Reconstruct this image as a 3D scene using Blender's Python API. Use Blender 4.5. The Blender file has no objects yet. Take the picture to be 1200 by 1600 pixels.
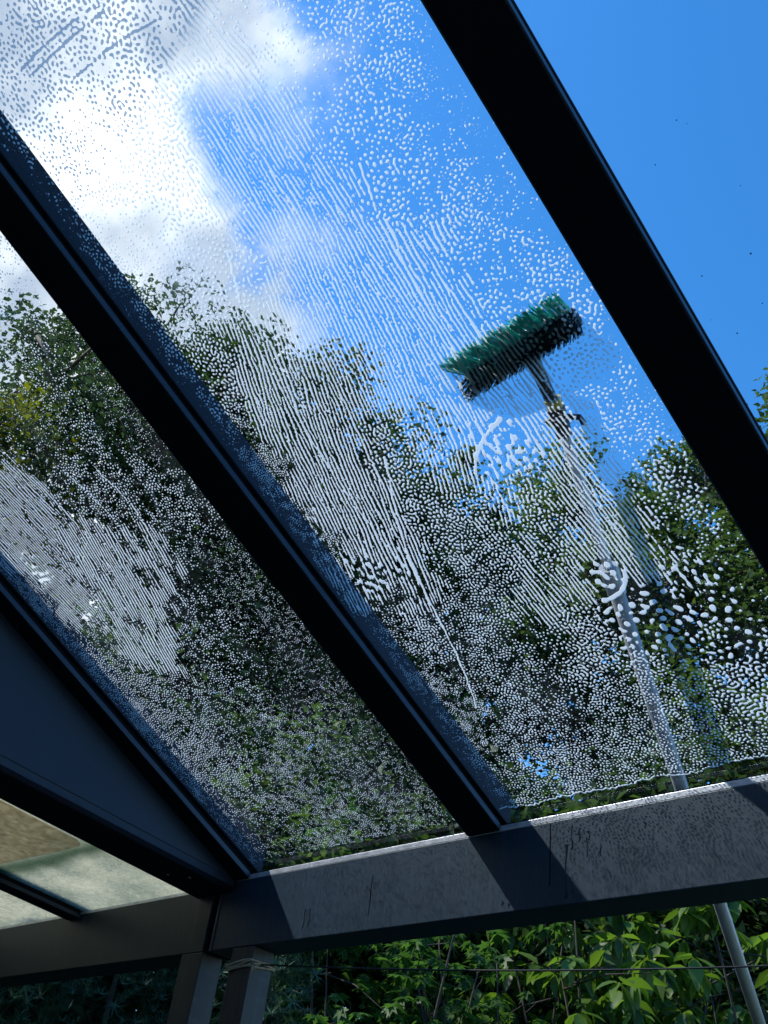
import bpy, math, random
import numpy as np
from mathutils import Matrix, Vector, Euler

SC = bpy.context.scene
COL = SC.collection
R_ = math.radians
rng = np.random.default_rng(11)
random.seed(5)

# ------------------------------------------------------------------ camera
cam_d = bpy.data.cameras.new('camera')
cam_d.sensor_width = 36
cam_d.lens = 36 * 1520.2 / 1600
cam_d.clip_start = 0.05
cam_d.clip_end = 2000
cam = bpy.data.objects.new('camera', cam_d)
COL.objects.link(cam)
CAM = Vector((0, -1.85, 1.6))
RC = ((0.73863603, -0.34357464, -0.57997697),
      (0.66406553, 0.51878817, 0.53840116),
      (0.11590421, -0.78282521, 0.61135171))
m = Matrix([[RC[i][0], -RC[i][1], -RC[i][2]] for i in range(3)]).to_4x4()
m.translation = CAM
cam.matrix_world = m
SC.camera = cam

# ------------------------------------------------------------------ sun, sky, exposure
LDIR = Vector((0.45, 0.45, -0.77)).normalized()          # the way the sunlight travels
SUN_EL = math.asin(-LDIR.z)
SUN_AZ = math.atan2(-LDIR.x, -LDIR.y)                    # compass style, from +Y towards +X
SUN_STRENGTH = 2.5
SKY_STRENGTH = 0.15
EXPOSURE = 1.1
sl = bpy.data.lights.new('sun', 'SUN')
sl.energy = SUN_STRENGTH
sl.angle = R_(0.8)
sl.color = (1.0, 0.965, 0.92)
sun = bpy.data.objects.new('sun', sl)
COL.objects.link(sun)
sun.rotation_euler = LDIR.to_track_quat('-Z', 'Y').to_euler()

world = bpy.data.worlds.new('World')
SC.world = world
world.use_nodes = True
wt = world.node_tree
wt.nodes.clear()


def N(t, ty, **kw):
    n = t.nodes.new(ty)
    for k, v in kw.items():
        setattr(n, k, v)
    return n


def mth(t, op, a, b=None, c=None, clamp=False):
    n = t.nodes.new('ShaderNodeMath')
    n.operation = op
    n.use_clamp = clamp
    for i, x in enumerate((a, b, c)):
        if x is None:
            continue
        if isinstance(x, (int, float)):
            n.inputs[i].default_value = x
        else:
            t.links.new(x, n.inputs[i])
    return n.outputs[0]


def build_world(t):
    L = t.links.new
    out = N(t, 'ShaderNodeOutputWorld')
    sky = N(t, 'ShaderNodeTexSky', sky_type='NISHITA')
    sky.sun_disc = False
    sky.sun_elevation = SUN_EL
    sky.sun_rotation = SUN_AZ
    sky.air_density = 1.0
    sky.dust_density = 0.25
    sky.ozone_density = 3.0
    hs = N(t, 'ShaderNodeHueSaturation')
    hs.inputs['Saturation'].default_value = 1.32
    hs.inputs['Value'].default_value = 1.0
    L(sky.outputs[0], hs.inputs['Color'])
    b1 = N(t, 'ShaderNodeBackground')
    b1.inputs[1].default_value = SKY_STRENGTH
    L(hs.outputs[0], b1.inputs[0])
    # clouds: one bank in the west, widened out of view to light the drops, with smaller ones scattered round the sky
    tc = N(t, 'ShaderNodeTexCoord')
    n1 = N(t, 'ShaderNodeTexNoise')
    n1.inputs['Scale'].default_value = 5.0
    n1.inputs['Detail'].default_value = 9
    n1.inputs['Roughness'].default_value = 0.6
    n1.inputs['Distortion'].default_value = 0.25
    L(tc.outputs['Generated'], n1.inputs['Vector'])
    n2 = N(t, 'ShaderNodeTexNoise')
    n2.inputs['Scale'].default_value = 1.1
    n2.inputs['Detail'].default_value = 3
    mp = N(t, 'ShaderNodeMapping')
    mp.inputs['Location'].default_value = (4.1, 2.0, 0.7)
    L(tc.outputs['Generated'], mp.inputs[0])
    L(mp.outputs[0], n2.inputs['Vector'])
    tot = None
    blobs = [((-0.80, -0.35, 0.50), 9, 1.15), ((-0.62, 0.02, 0.79), 60, 1.25), ((-0.47, 0.165, 0.867), 330, 0.8), ((-0.62, 0.25, 0.745), 160, 1.15),
             ((-0.74, 0.13, 0.67), 90, 0.9), ((-0.74, 0.41, 0.55), 90, 0.75), ((-0.70, 0.56, 0.44), 120, 0.5),
             ((-0.525, 0.215, 0.822), 300, -0.92)]
    for c, k, a in blobs:
        c = Vector(c).normalized()
        d = N(t, 'ShaderNodeVectorMath', operation='DOT_PRODUCT')
        L(tc.outputs['Generated'], d.inputs[0])
        d.inputs[1].default_value = c
        e = mth(t, 'MULTIPLY', mth(t, 'EXPONENT', mth(t, 'MULTIPLY', mth(t, 'SUBTRACT', d.outputs['Value'], 1.0), float(k))), a)
        tot = e if tot is None else mth(t, 'ADD', tot, e)
    sc_ = mth(t, 'MULTIPLY', mth(t, 'SUBTRACT', n2.outputs['Fac'], 0.66), 3.0)
    tot = mth(t, 'MAXIMUM', tot, sc_)
    v = mth(t, 'ADD', tot, mth(t, 'MULTIPLY', mth(t, 'MULTIPLY', mth(t, 'SUBTRACT', n1.outputs['Fac'], 0.5), 4.6), mth(t, 'MULTIPLY', tot, 1.6, clamp=True)))
    mr = N(t, 'ShaderNodeMapRange', interpolation_type='SMOOTHSTEP')
    L(v, mr.inputs['Value'])
    mr.inputs['From Min'].default_value = 0.18
    mr.inputs['From Max'].default_value = 0.85
    cr = N(t, 'ShaderNodeValToRGB')
    cr.color_ramp.elements[0].position = 0.40
    cr.color_ramp.elements[0].color = (0.40, 0.46, 0.57, 1)
    cr.color_ramp.elements[1].position = 0.62
    cr.color_ramp.elements[1].color = (1.0, 1.0, 1.0, 1)
    n3 = N(t, 'ShaderNodeTexNoise')
    n3.inputs['Scale'].default_value = 7.0
    n3.inputs['Detail'].default_value = 8
    L(mp.outputs[0], n3.inputs['Vector'])
    L(n3.outputs['Fac'], cr.inputs[0])
    b2 = N(t, 'ShaderNodeBackground')
    b2.inputs[1].default_value = 0.70
    L(cr.outputs[0], b2.inputs[0])
    mx = N(t, 'ShaderNodeMixShader')
    L(mr.outputs[0], mx.inputs[0])
    L(b1.outputs[0], mx.inputs[1])
    L(b2.outputs[0], mx.inputs[2])
    L(mx.outputs[0], out.inputs[0])


build_world(wt)
SC.view_settings.view_transform = 'Standard'
SC.view_settings.look = 'None'
SC.view_settings.exposure = EXPOSURE
SC.view_settings.gamma = 1
SC.view_settings.use_curve_mapping = False
SC.cycles.transparent_max_bounces = 24
SC.cycles.max_bounces = 8
SC.cycles.transmission_bounces = 8
SC.cycles.caustics_reflective = False
SC.cycles.caustics_refractive = False


# ------------------------------------------------------------------ helpers
def mat(name):
    mm = bpy.data.materials.new(name)
    mm.use_nodes = True
    mm.node_tree.nodes.clear()
    o = N(mm.node_tree, 'ShaderNodeOutputMaterial')
    return mm, mm.node_tree, o


def principled(name, col, rough=0.5, metal=0.0, noise=0.0, scale=20, bump=0.0, bscale=None, spec=0.5, stretch=None,
               tint=None, coords='Object'):
    mm, t, o = mat(name)
    p = N(t, 'ShaderNodeBsdfPrincipled')
    p.inputs['Roughness'].default_value = rough
    p.inputs['Metallic'].default_value = metal
    p.inputs['Specular IOR Level'].default_value = spec
    t.links.new(p.outputs[0], o.inputs[0])
    tc = N(t, 'ShaderNodeTexCoord')
    vec = tc.outputs[coords]
    if stretch:
        mp = N(t, 'ShaderNodeMapping')
        mp.inputs['Scale'].default_value = stretch
        t.links.new(vec, mp.inputs[0])
        vec = mp.outputs[0]
    nz = N(t, 'ShaderNodeTexNoise')
    nz.inputs['Scale'].default_value = scale
    nz.inputs['Detail'].default_value = 6
    t.links.new(vec, nz.inputs['Vector'])
    mx = N(t, 'ShaderNodeMix', data_type='RGBA')
    c2 = tint if tint else tuple(min(1, c * (1 + noise)) for c in col)
    c1 = col if tint else tuple(c * (1 - noise) for c in col)
    mx.inputs['A'].default_value = (*c1, 1)
    mx.inputs['B'].default_value = (*c2, 1)
    mr = N(t, 'ShaderNodeMapRange')
    mr.inputs['From Min'].default_value = 0.3
    mr.inputs['From Max'].default_value = 0.7
    t.links.new(nz.outputs['Fac'], mr.inputs[0])
    t.links.new(mr.outputs[0], mx.inputs['Factor'])
    t.links.new(mx.outputs['Result'], p.inputs['Base Color'])
    if bump:
        nb = N(t, 'ShaderNodeTexNoise')
        nb.inputs['Scale'].default_value = bscale or scale * 4
        nb.inputs['Detail'].default_value = 4
        t.links.new(vec, nb.inputs['Vector'])
        bp = N(t, 'ShaderNodeBump')
        bp.inputs['Strength'].default_value = bump
        bp.inputs['Distance'].default_value = 0.002
        t.links.new(nb.outputs['Fac'], bp.inputs['Height'])
        t.links.new(bp.outputs[0], p.inputs['Normal'])
    return mm


def leaf_mat(name, ca, cb, trans=0.35, rough=0.5, gloss=0.2):
    mm, t, o = mat(name)
    g = N(t, 'ShaderNodeNewGeometry')
    oi = N(t, 'ShaderNodeObjectInfo')
    rnd = mth(t, 'FRACT', mth(t, 'ADD', g.outputs['Random Per Island'], oi.outputs['Random']))
    tc = N(t, 'ShaderNodeTexCoord')
    nz = N(t, 'ShaderNodeTexNoise')
    nz.inputs['Scale'].default_value = 0.9
    nz.inputs['Detail'].default_value = 3
    t.links.new(g.outputs['Position'], nz.inputs['Vector'])
    f = mth(t, 'ADD', mth(t, 'MULTIPLY', rnd, 0.55), mth(t, 'MULTIPLY', nz.outputs['Fac'], 0.6), clamp=True)
    mx = N(t, 'ShaderNodeMix', data_type='RGBA')
    mx.inputs['A'].default_value = (*ca, 1)
    mx.inputs['B'].default_value = (*cb, 1)
    t.links.new(f, mx.inputs['Factor'])
    p = N(t, 'ShaderNodeBsdfPrincipled')
    p.inputs['Roughness'].default_value = rough
    p.inputs['Specular IOR Level'].default_value = gloss
    t.links.new(mx.outputs['Result'], p.inputs['Base Color'])
    tr = N(t, 'ShaderNodeBsdfTranslucent')
    hs = N(t, 'ShaderNodeHueSaturation')
    hs.inputs['Hue'].default_value = 0.49
    hs.inputs['Saturation'].default_value = 1.15
    hs.inputs['Value'].default_value = 1.8
    t.links.new(mx.outputs['Result'], hs.inputs['Color'])
    t.links.new(hs.outputs[0], tr.inputs[0])
    ms = N(t, 'ShaderNodeMixShader')
    ms.inputs[0].default_value = trans
    t.links.new(p.outputs[0], ms.inputs[1])
    t.links.new(tr.outputs[0], ms.inputs[2])
    t.links.new(ms.outputs[0], o.inputs[0])
    return mm


def tag(o, label=None, cat=None, group=None, kind=None):
    if label: o['label'] = label
    if cat: o['category'] = cat
    if group: o['group'] = group
    if kind: o['kind'] = kind
    return o


def empty(name, loc, label, cat, group=None):
    o = bpy.data.objects.new(name, None)
    COL.objects.link(o)
    o.location = loc
    o.empty_display_size = 0.1
    return tag(o, label, cat, group)


class MB:
    """collects shapes in world coordinates, links them as one object"""

    def __init__(s):
        s.v, s.f = [], []

    def poly(s, pts, faces):
        b = len(s.v)
        s.v += [tuple(p) for p in pts]
        s.f += [tuple(b + i for i in f) for f in faces]

    def box(s, x0, x1, y0, y1, z0, z1):
        s.hexa([(x0, y0, z0), (x1, y0, z0), (x1, y1, z0), (x0, y1, z0), (x0, y0, z1), (x1, y0, z1), (x1, y1, z1), (x0, y1, z1)])

    def hexa(s, p):
        s.poly(p, [(0, 3, 2, 1), (4, 5, 6, 7), (0, 1, 5, 4), (1, 2, 6, 5), (2, 3, 7, 6), (3, 0, 4, 7)])

    def slope(s, x0, x1, ya, yb, h0, h1, tn):
        """bar along Y whose height is h - tn*y (h0 bottom, h1 top)"""
        s.hexa([(x0, ya, h0 - tn * ya), (x1, ya, h0 - tn * ya), (x1, yb, h0 - tn * yb), (x0, yb, h0 - tn * yb),
                (x0, ya, h1 - tn * ya), (x1, ya, h1 - tn * ya), (x1, yb, h1 - tn * yb), (x0, yb, h1 - tn * yb)])

    def tube(s, pts, rad, n=8, cap=True):
        pts = [Vector(p) for p in pts]
        if isinstance(rad, (int, float)):
            rad = [rad] * len(pts)
        b = len(s.v)
        up = Vector((0.13, 0.31, 0.94))
        for i, p in enumerate(pts):
            d = (pts[min(i + 1, len(pts) - 1)] - pts[max(i - 1, 0)]).normalized()
            a = d.cross(up)
            if a.length < 0.05:
                a = d.cross(Vector((1, 0, 0)))
            a.normalize()
            c = d.cross(a)
            for k in range(n):
                q = p + (a * math.cos(2 * math.pi * k / n) + c * math.sin(2 * math.pi * k / n)) * rad[i]
                s.v.append(tuple(q))
        for i in range(len(pts) - 1):
            for k in range(n):
                s.f.append((b + i * n + k, b + i * n + (k + 1) % n, b + (i + 1) * n + (k + 1) % n, b + (i + 1) * n + k))
        if cap:
            s.f.append(tuple(b + k for k in range(n))[::-1])
            s.f.append(tuple(b + (len(pts) - 1) * n + k for k in range(n)))

    def build(s, name, m, parent=None, smooth=False, bevel=0.0):
        o0 = Vector(parent_origin(parent)) if parent else Vector((0, 0, 0))
        me = bpy.data.meshes.new(name)
        me.from_pydata([tuple(Vector(v) - o0) for v in s.v], [], s.f)
        me.materials.append(m)
        me.update()
        if smooth:
            me.shade_smooth()
        o = bpy.data.objects.new(name, me)
        COL.objects.link(o)
        if parent:
            o.parent = parent
        if bevel:
            bv = o.modifiers.new('bevel', 'BEVEL')
            bv.width = bevel
            bv.segments = 2
            bv.limit_method = 'ANGLE'
        return o


def parent_origin(o):
    l = Vector(o.location)
    while o.parent:
        o = o.parent
        l = l + Vector(o.location)
    return l


def np_mesh(name, V, F, m, parent=None, smooth=False):
    """V (n,3), F (m,3 or 4) arrays -> object"""
    k = F.shape[1]
    if parent is not None:
        V = V - np.array(parent_origin(parent))
    me = bpy.data.meshes.new(name)
    me.vertices.add(len(V))
    me.vertices.foreach_set('co', V.astype(np.float32).ravel())
    me.loops.add(len(F) * k)
    me.loops.foreach_set('vertex_index', F.astype(np.int32).ravel())
    me.polygons.add(len(F))
    me.polygons.foreach_set('loop_start', np.arange(0, len(F) * k, k, dtype=np.int32))
    me.polygons.foreach_set('loop_total', np.full(len(F), k, dtype=np.int32))
    me.update(calc_edges=True)
    me.validate()
    if smooth:
        me.shade_smooth()
    me.materials.append(m)
    o = bpy.data.objects.new(name, me)
    COL.objects.link(o)
    if parent is not None:
        o.parent = parent
    return o


# ------------------------------------------------------------------ materials
def paint_mat(name, col, marks=0.0, rough=0.42, spec=0.4):
    """powder coated aluminium with fine grain, dust and (marks) dried run-off with painted drop caustics"""
    mm, t, o = mat(name)
    L = t.links.new
    p = N(t, 'ShaderNodeBsdfPrincipled')
    L(p.outputs[0], o.inputs[0])
    tc = N(t, 'ShaderNodeTexCoord')
    nz = N(t, 'ShaderNodeTexNoise')
    nz.inputs['Scale'].default_value = 7
    nz.inputs['Detail'].default_value = 8
    L(tc.outputs['Object'], nz.inputs['Vector'])
    mx = N(t, 'ShaderNodeMix', data_type='RGBA')
    mx.inputs['A'].default_value = (*[c * 0.8 for c in col], 1)
    mx.inputs['B'].default_value = (*[c * 1.2 for c in col], 1)
    L(nz.outputs['Fac'], mx.inputs['Factor'])
    res = mx.outputs['Result']
    if marks:
        mp = N(t, 'ShaderNodeMapping')
        mp.inputs['Scale'].default_value = (60, 60, 2.5)
        L(tc.outputs['Object'], mp.inputs[0])
        n2 = N(t, 'ShaderNodeTexNoise')
        n2.inputs['Scale'].default_value = 1
        n2.inputs['Detail'].default_value = 3
        L(mp.outputs[0], n2.inputs['Vector'])
        f = mth(t, 'MULTIPLY', mth(t, 'SUBTRACT', n2.outputs['Fac'], 0.5), marks * 4, clamp=True)
        m2 = N(t, 'ShaderNodeMix', data_type='RGBA')
        L(f, m2.inputs['Factor'])
        L(res, m2.inputs['A'])
        m2.inputs['B'].default_value = (*[min(1, c * 1.9 + 0.003) for c in col], 1)
        res = m2.outputs['Result']
        # slanting light dashes painted in, for sun caustics through the drops
        mp = N(t, 'ShaderNodeMapping')
        mp.inputs['Rotation'].default_value = (0, R_(-38), 0)
        mp.inputs['Scale'].default_value = (330, 10, 38)
        L(tc.outputs['Object'], mp.inputs[0])
        n3 = N(t, 'ShaderNodeTexNoise')
        n3.inputs['Scale'].default_value = 1
        n3.inputs['Detail'].default_value = 2
        L(mp.outputs[0], n3.inputs['Vector'])
        f3 = mth(t, 'MULTIPLY', mth(t, 'SUBTRACT', n3.outputs['Fac'], 0.58), 3.5, clamp=True)
        m3 = N(t, 'ShaderNodeMix', data_type='RGBA')
        L(f3, m3.inputs['Factor'])
        L(res, m3.inputs['A'])
        m3.inputs['B'].default_value = (*[min(1, c * 2.6 + 0.008) for c in col], 1)
        res = m3.outputs['Result']
    L(res, p.inputs['Base Color'])
    p.inputs['Roughness'].default_value = rough
    p.inputs['Specular IOR Level'].default_value = spec
    nb = N(t, 'ShaderNodeTexNoise')
    nb.inputs['Scale'].default_value = 900
    L(tc.outputs['Object'], nb.inputs['Vector'])
    bp = N(t, 'ShaderNodeBump')
    bp.inputs['Strength'].default_value = 0.25
    bp.inputs['Distance'].default_value = 0.0004
    L(nb.outputs['Fac'], bp.inputs['Height'])
    L(bp.outputs[0], p.inputs['Normal'])
    return mm


M = {}
M['paint'] = paint_mat('anthracite_paint', (0.032, 0.038, 0.050))
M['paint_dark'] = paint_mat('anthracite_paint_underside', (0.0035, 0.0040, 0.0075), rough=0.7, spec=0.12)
M['paint_beam'] = paint_mat('anthracite_paint_weathered', (0.013, 0.028, 0.046), marks=0.30, spec=0.3)
M['paint_old'] = paint_mat('grey_paint_weathered', (0.013, 0.018, 0.025), marks=0.8, spec=0.3)
M['panel'] = paint_mat('anthracite_panel', (0.026, 0.040, 0.066), rough=0.5, spec=0.25)
M['cap'] = paint_mat('anthracite_cap', (0.012, 0.019, 0.034), rough=0.6, spec=0.15)
M['ledge'] = paint_mat('ledge_paint', (0.028, 0.038, 0.058), rough=0.35, spec=0.3)
M['rubber'] = principled('black_rubber', (0.003, 0.003, 0.005), 0.8, spec=0.1)
M['trickle'] = principled('wet_paint', (0.008, 0.013, 0.020), 0.15, spec=0.5)
M['alu'] = principled('bare_aluminium', (0.55, 0.56, 0.60), 0.35, 0.5, noise=0.25, scale=30, bump=0.3)
M['pole'] = principled('grey_aluminium_pole', (0.36, 0.37, 0.41), 0.4, 0.1, noise=0.1, scale=60, bump=0.1)
M['pole_thin'] = principled('pale_aluminium_pole', (0.62, 0.64, 0.68), 0.4, 0.0, noise=0.1, scale=60)
M['black'] = principled('black_plastic', (0.012, 0.012, 0.014), 0.4, noise=0.1)
M['yellow'] = principled('yellow_plastic', (0.50, 0.38, 0.06), 0.4, noise=0.1)
M['green_bristle'] = principled('green_bristles', (0.08, 0.75, 0.60), 0.6, noise=0.4, scale=120)
M['dark_bristle'] = principled('dark_bristles', (0.008, 0.020, 0.016), 0.6, noise=0.4, scale=120)
M['render'] = principled('house_render', (0.55, 0.52, 0.46), 0.85, noise=0.08, scale=6, bump=0.4, bscale=150)
M['roof_tile'] = principled('roof_tiles', (0.16, 0.06, 0.04), 0.7, noise=0.3, scale=9)
M['bark'] = principled('bark', (0.09, 0.07, 0.05), 0.85, noise=0.4, scale=14, bump=0.8, stretch=(1, 1, 0.3))
M['bark_dark'] = principled('dark_bark', (0.045, 0.036, 0.028), 0.85, noise=0.4, scale=14, bump=0.8)
M['twine'] = principled('jute_twine', (0.34, 0.29, 0.21), 0.9, noise=0.35, scale=200, bump=0.5)
M['cable'] = principled('black_cable', (0.01, 0.01, 0.01), 0.5)
M['lawn'] = principled('lawn_soil', (0.05, 0.08, 0.025), 0.95, noise=0.4, scale=3, bump=0.6)
M['paving'] = principled('patio_paving', (0.26, 0.25, 0.23), 0.85, noise=0.15, scale=4, bump=0.3)


def glass_mat(name, film=0.06):
    """thin clear roof glass, with a faint cloudy film where the lather has been smeared"""
    mm, t, o = mat(name)
    L = t.links.new
    tr = N(t, 'ShaderNodeBsdfTransparent')
    tr.inputs[0].default_value = (0.93, 0.965, 0.975, 1)
    gl = N(t, 'ShaderNodeBsdfGlossy')
    gl.inputs['Roughness'].default_value = 0.02
    fr = N(t, 'ShaderNodeFresnel')
    fr.inputs['IOR'].default_value = 1.32
    gb = N(t, 'ShaderNodeNewGeometry')
    m1 = N(t, 'ShaderNodeMixShader')
    L(mth(t, 'MULTIPLY', fr.outputs[0], mth(t, 'SUBTRACT', 1.0, gb.outputs['Backfacing'])), m1.inputs[0])
    L(tr.outputs[0], m1.inputs[1])
    L(gl.outputs[0], m1.inputs[2])
    tl = N(t, 'ShaderNodeBsdfTranslucent')
    tl.inputs[0].default_value = (0.75, 0.82, 0.92, 1)
    tc = N(t, 'ShaderNodeTexCoord')
    g = N(t, 'ShaderNodeNewGeometry')
    mp = N(t, 'ShaderNodeMapping')
    mp.inputs['Scale'].default_value = (9, 3.2, 3.2)
    L(g.outputs['Position'], mp.inputs[0])
    n1 = N(t, 'ShaderNodeTexNoise')
    n1.inputs['Scale'].default_value = 1.0
    n1.inputs['Detail'].default_value = 6
    n1.inputs['Roughness'].default_value = 0.6
    L(mp.outputs[0], n1.inputs['Vector'])
    f = mth(t, 'MULTIPLY', mth(t, 'SUBTRACT', n1.outputs['Fac'], 0.50), film * 3.5, clamp=True)
    # two places where the lather is thick and creamy
    for c, k, a in (((-0.83, -1.46, 3.13), 150, 0.50), ((-1.20, -1.34, 3.08), 260, 0.22), ((-0.97, -1.27, 3.05), 420, 0.22)):
        vm = N(t, 'ShaderNodeVectorMath', operation='DISTANCE')
        L(g.outputs['Position'], vm.inputs[0])
        vm.inputs[1].default_value = c
        d2 = mth(t, 'MULTIPLY', vm.outputs['Value'], vm.outputs['Value'])
        e = mth(t, 'EXPONENT', mth(t, 'MULTIPLY', d2, -float(k)))
        n5 = N(t, 'ShaderNodeTexNoise')
        n5.inputs['Scale'].default_value = 22
        n5.inputs['Detail'].default_value = 5
        L(g.outputs['Position'], n5.inputs['Vector'])
        e = mth(t, 'MULTIPLY', e, mth(t, 'MULTIPLY', mth(t, 'SUBTRACT', n5.outputs['Fac'], 0.22), 1.6, clamp=True))
        f = mth(t, 'ADD', f, mth(t, 'MULTIPLY', e, a), clamp=True)
    m2 = N(t, 'ShaderNodeMixShader')
    L(f, m2.inputs[0])
    L(m1.outputs[0], m2.inputs[1])
    L(tl.outputs[0], m2.inputs[2])
    L(m2.outputs[0], o.inputs[0])
    return mm


M['glass'] = glass_mat('clear_glass', 0.010)
M['glass_clean'] = glass_mat('clean_glass', 0.0)


def foam_mat():
    mm, t, o = mat('soap_lather')
    L = t.links.new
    tr = N(t, 'ShaderNodeBsdfTransparent')
    tr.inputs[0].default_value = (0.95, 0.97, 1.0, 1)
    tl = N(t, 'ShaderNodeBsdfTranslucent')
    tl.inputs[0].default_value = (0.90, 0.94, 0.95, 1)
    df = N(t, 'ShaderNodeBsdfDiffuse')
    df.inputs[0].default_value = (0.90, 0.94, 0.95, 1)
    a = N(t, 'ShaderNodeMixShader')
    a.inputs[0].default_value = 0.3
    L(tl.outputs[0], a.inputs[1])
    L(df.outputs[0], a.inputs[2])
    lw = N(t, 'ShaderNodeLayerWeight')
    lw.inputs['Blend'].default_value = 0.45
    f = mth(t, 'ADD', mth(t, 'MULTIPLY', lw.outputs['Facing'], 0.40), 0.72, clamp=True)
    b = N(t, 'ShaderNodeMixShader')
    L(f, b.inputs[0])
    L(tr.outputs[0], b.inputs[1])
    L(a.outputs[0], b.inputs[2])
    gl = N(t, 'ShaderNodeBsdfGlossy')
    gl.inputs['Roughness'].default_value = 0.1
    c = N(t, 'ShaderNodeMixShader')
    c.inputs[0].default_value = 0.04
    L(b.outputs[0], c.inputs[1])
    L(gl.outputs[0], c.inputs[2])
    L(c.outputs[0], o.inputs[0])
    return mm


M['foam'] = foam_mat()


def dirty_glass():
    mm, t, o = mat('weathered_glass')
    L = t.links.new
    g = N(t, 'ShaderNodeNewGeometry')
    n1 = N(t, 'ShaderNodeTexNoise')
    n1.inputs['Scale'].default_value = 60
    n1.inputs['Detail'].default_value = 8
    n1.inputs['Roughness'].default_value = 0.7
    n1.inputs['Distortion'].default_value = 1.0
    L(g.outputs['Position'], n1.inputs['Vector'])
    n2 = N(t, 'ShaderNodeTexNoise')
    n2.inputs['Scale'].default_value = 4
    n2.inputs['Detail'].default_value = 4
    L(g.outputs['Position'], n2.inputs['Vector'])
    cr = N(t, 'ShaderNodeValToRGB')
    cr.color_ramp.elements[0].position = 0.35
    cr.color_ramp.elements[0].color = (0.15, 0.20, 0.165, 1)
    cr.color_ramp.elements[1].position = 0.62
    cr.color_ramp.elements[1].color = (0.66, 0.63, 0.50, 1)
    L(mth(t, 'ADD', mth(t, 'MULTIPLY', n1.outputs['Fac'], 0.6), mth(t, 'MULTIPLY', n2.outputs['Fac'], 0.4)), cr.inputs[0])
    # dark green band across the panes, painted in for the shadow below the cloth edge
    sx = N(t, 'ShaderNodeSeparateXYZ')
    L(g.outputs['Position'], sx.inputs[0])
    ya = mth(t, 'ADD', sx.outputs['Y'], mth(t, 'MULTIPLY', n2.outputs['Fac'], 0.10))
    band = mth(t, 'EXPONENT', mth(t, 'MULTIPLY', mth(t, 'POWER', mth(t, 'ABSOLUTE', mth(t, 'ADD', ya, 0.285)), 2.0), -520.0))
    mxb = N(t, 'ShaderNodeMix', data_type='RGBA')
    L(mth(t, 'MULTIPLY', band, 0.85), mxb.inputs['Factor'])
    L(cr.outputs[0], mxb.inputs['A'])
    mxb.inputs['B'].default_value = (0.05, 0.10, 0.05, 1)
    tl = N(t, 'ShaderNodeBsdfTranslucent')
    L(mxb.outputs['Result'], tl.inputs[0])
    tr = N(t, 'ShaderNodeBsdfTransparent')
    tr.inputs[0].default_value = (0.80, 0.83, 0.78, 1)
    ms = N(t, 'ShaderNodeMixShader')
    L(mth(t, 'ADD', mth(t, 'MULTIPLY', n1.outputs['Fac'], 0.5), 0.5, clamp=True), ms.inputs[0])
    L(tr.outputs[0], ms.inputs[1])
    L(tl.outputs[0], ms.inputs[2])
    L(ms.outputs[0], o.inputs[0])
    return mm


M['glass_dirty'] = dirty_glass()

# ------------------------------------------------------------------ ground and house
mb = MB()
mb.box(-90, 90, -60, 120, -0.5, 0.0)
tag(mb.build('garden_ground', M['lawn']), kind='structure')
mb = MB()
mb.box(-7.5, 5.5, -2.6, 0.6, 0.004, 0.05)
tag(mb.build('patio', M['paving']), kind='structure')

house = empty('house', (-1.5, -4.6, 0), 'pale rendered house that the glass veranda leans against', 'house')
mb = MB(); mb.box(-8, 6, -7.0, -2.62, 0, 3.72)
mb.poly([(-5.8, -2.62, 3.722), (0.4, -2.62, 3.722), (-2.7, -2.62, 4.34), (-5.8, -6.9, 3.722), (0.4, -6.9, 3.722), (-2.7, -6.9, 4.34)],
        [(0, 2, 1), (3, 4, 5), (0, 1, 4, 3), (1, 2, 5, 4), (2, 0, 3, 5)])
mb.build('wall', M['render'], house)
mb = MB()
for sx in (1, -1):  # unseen gable roof, pitch and peak shaped to shade the upper glass
    e = -2.7 + sx * 3.25
    q = [(-2.7, 4.36), (e, 3.735), (e, 3.80), (-2.7, 4.46)]
    mb.hexa([(q[0][0], -7.1, q[0][1]), (q[1][0], -7.1, q[1][1]), (q[1][0], -2.2, q[1][1]), (q[0][0], -2.2, q[0][1]),
             (q[3][0], -7.1, q[3][1]), (q[2][0], -7.1, q[2][1]), (q[2][0], -2.2, q[2][1]), (q[3][0], -2.2, q[3][1])])
mb.box(0.56, 6.3, -7.1, -2.30, 3.73, 3.80)
mb.box(-8.3, -5.96, -7.1, -2.30, 3.73, 3.80)
mb.build('roof', M['roof_tile'], house)
mb = MB(); mb.tube([(0.6, -2.24, 3.70), (6.3, -2.24, 3.70)], 0.05, 10)
mb.build('gutter', M['paint'], house)

# ------------------------------------------------------------------ the glass veranda
TN = math.tan(0.4075)
ZB, ZT = 2.2732, 2.4645
HG = 2.4994                     # underside of the glass at y = 0
HC = 2.5910                     # top of the glazing caps at y = 0
GT = 0.007
YTOP = -2.60
ver = empty('glass_veranda', (-0.5, 0, 0), 'anthracite veranda with steep glass roof covered in soap drops', 'veranda')

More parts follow.
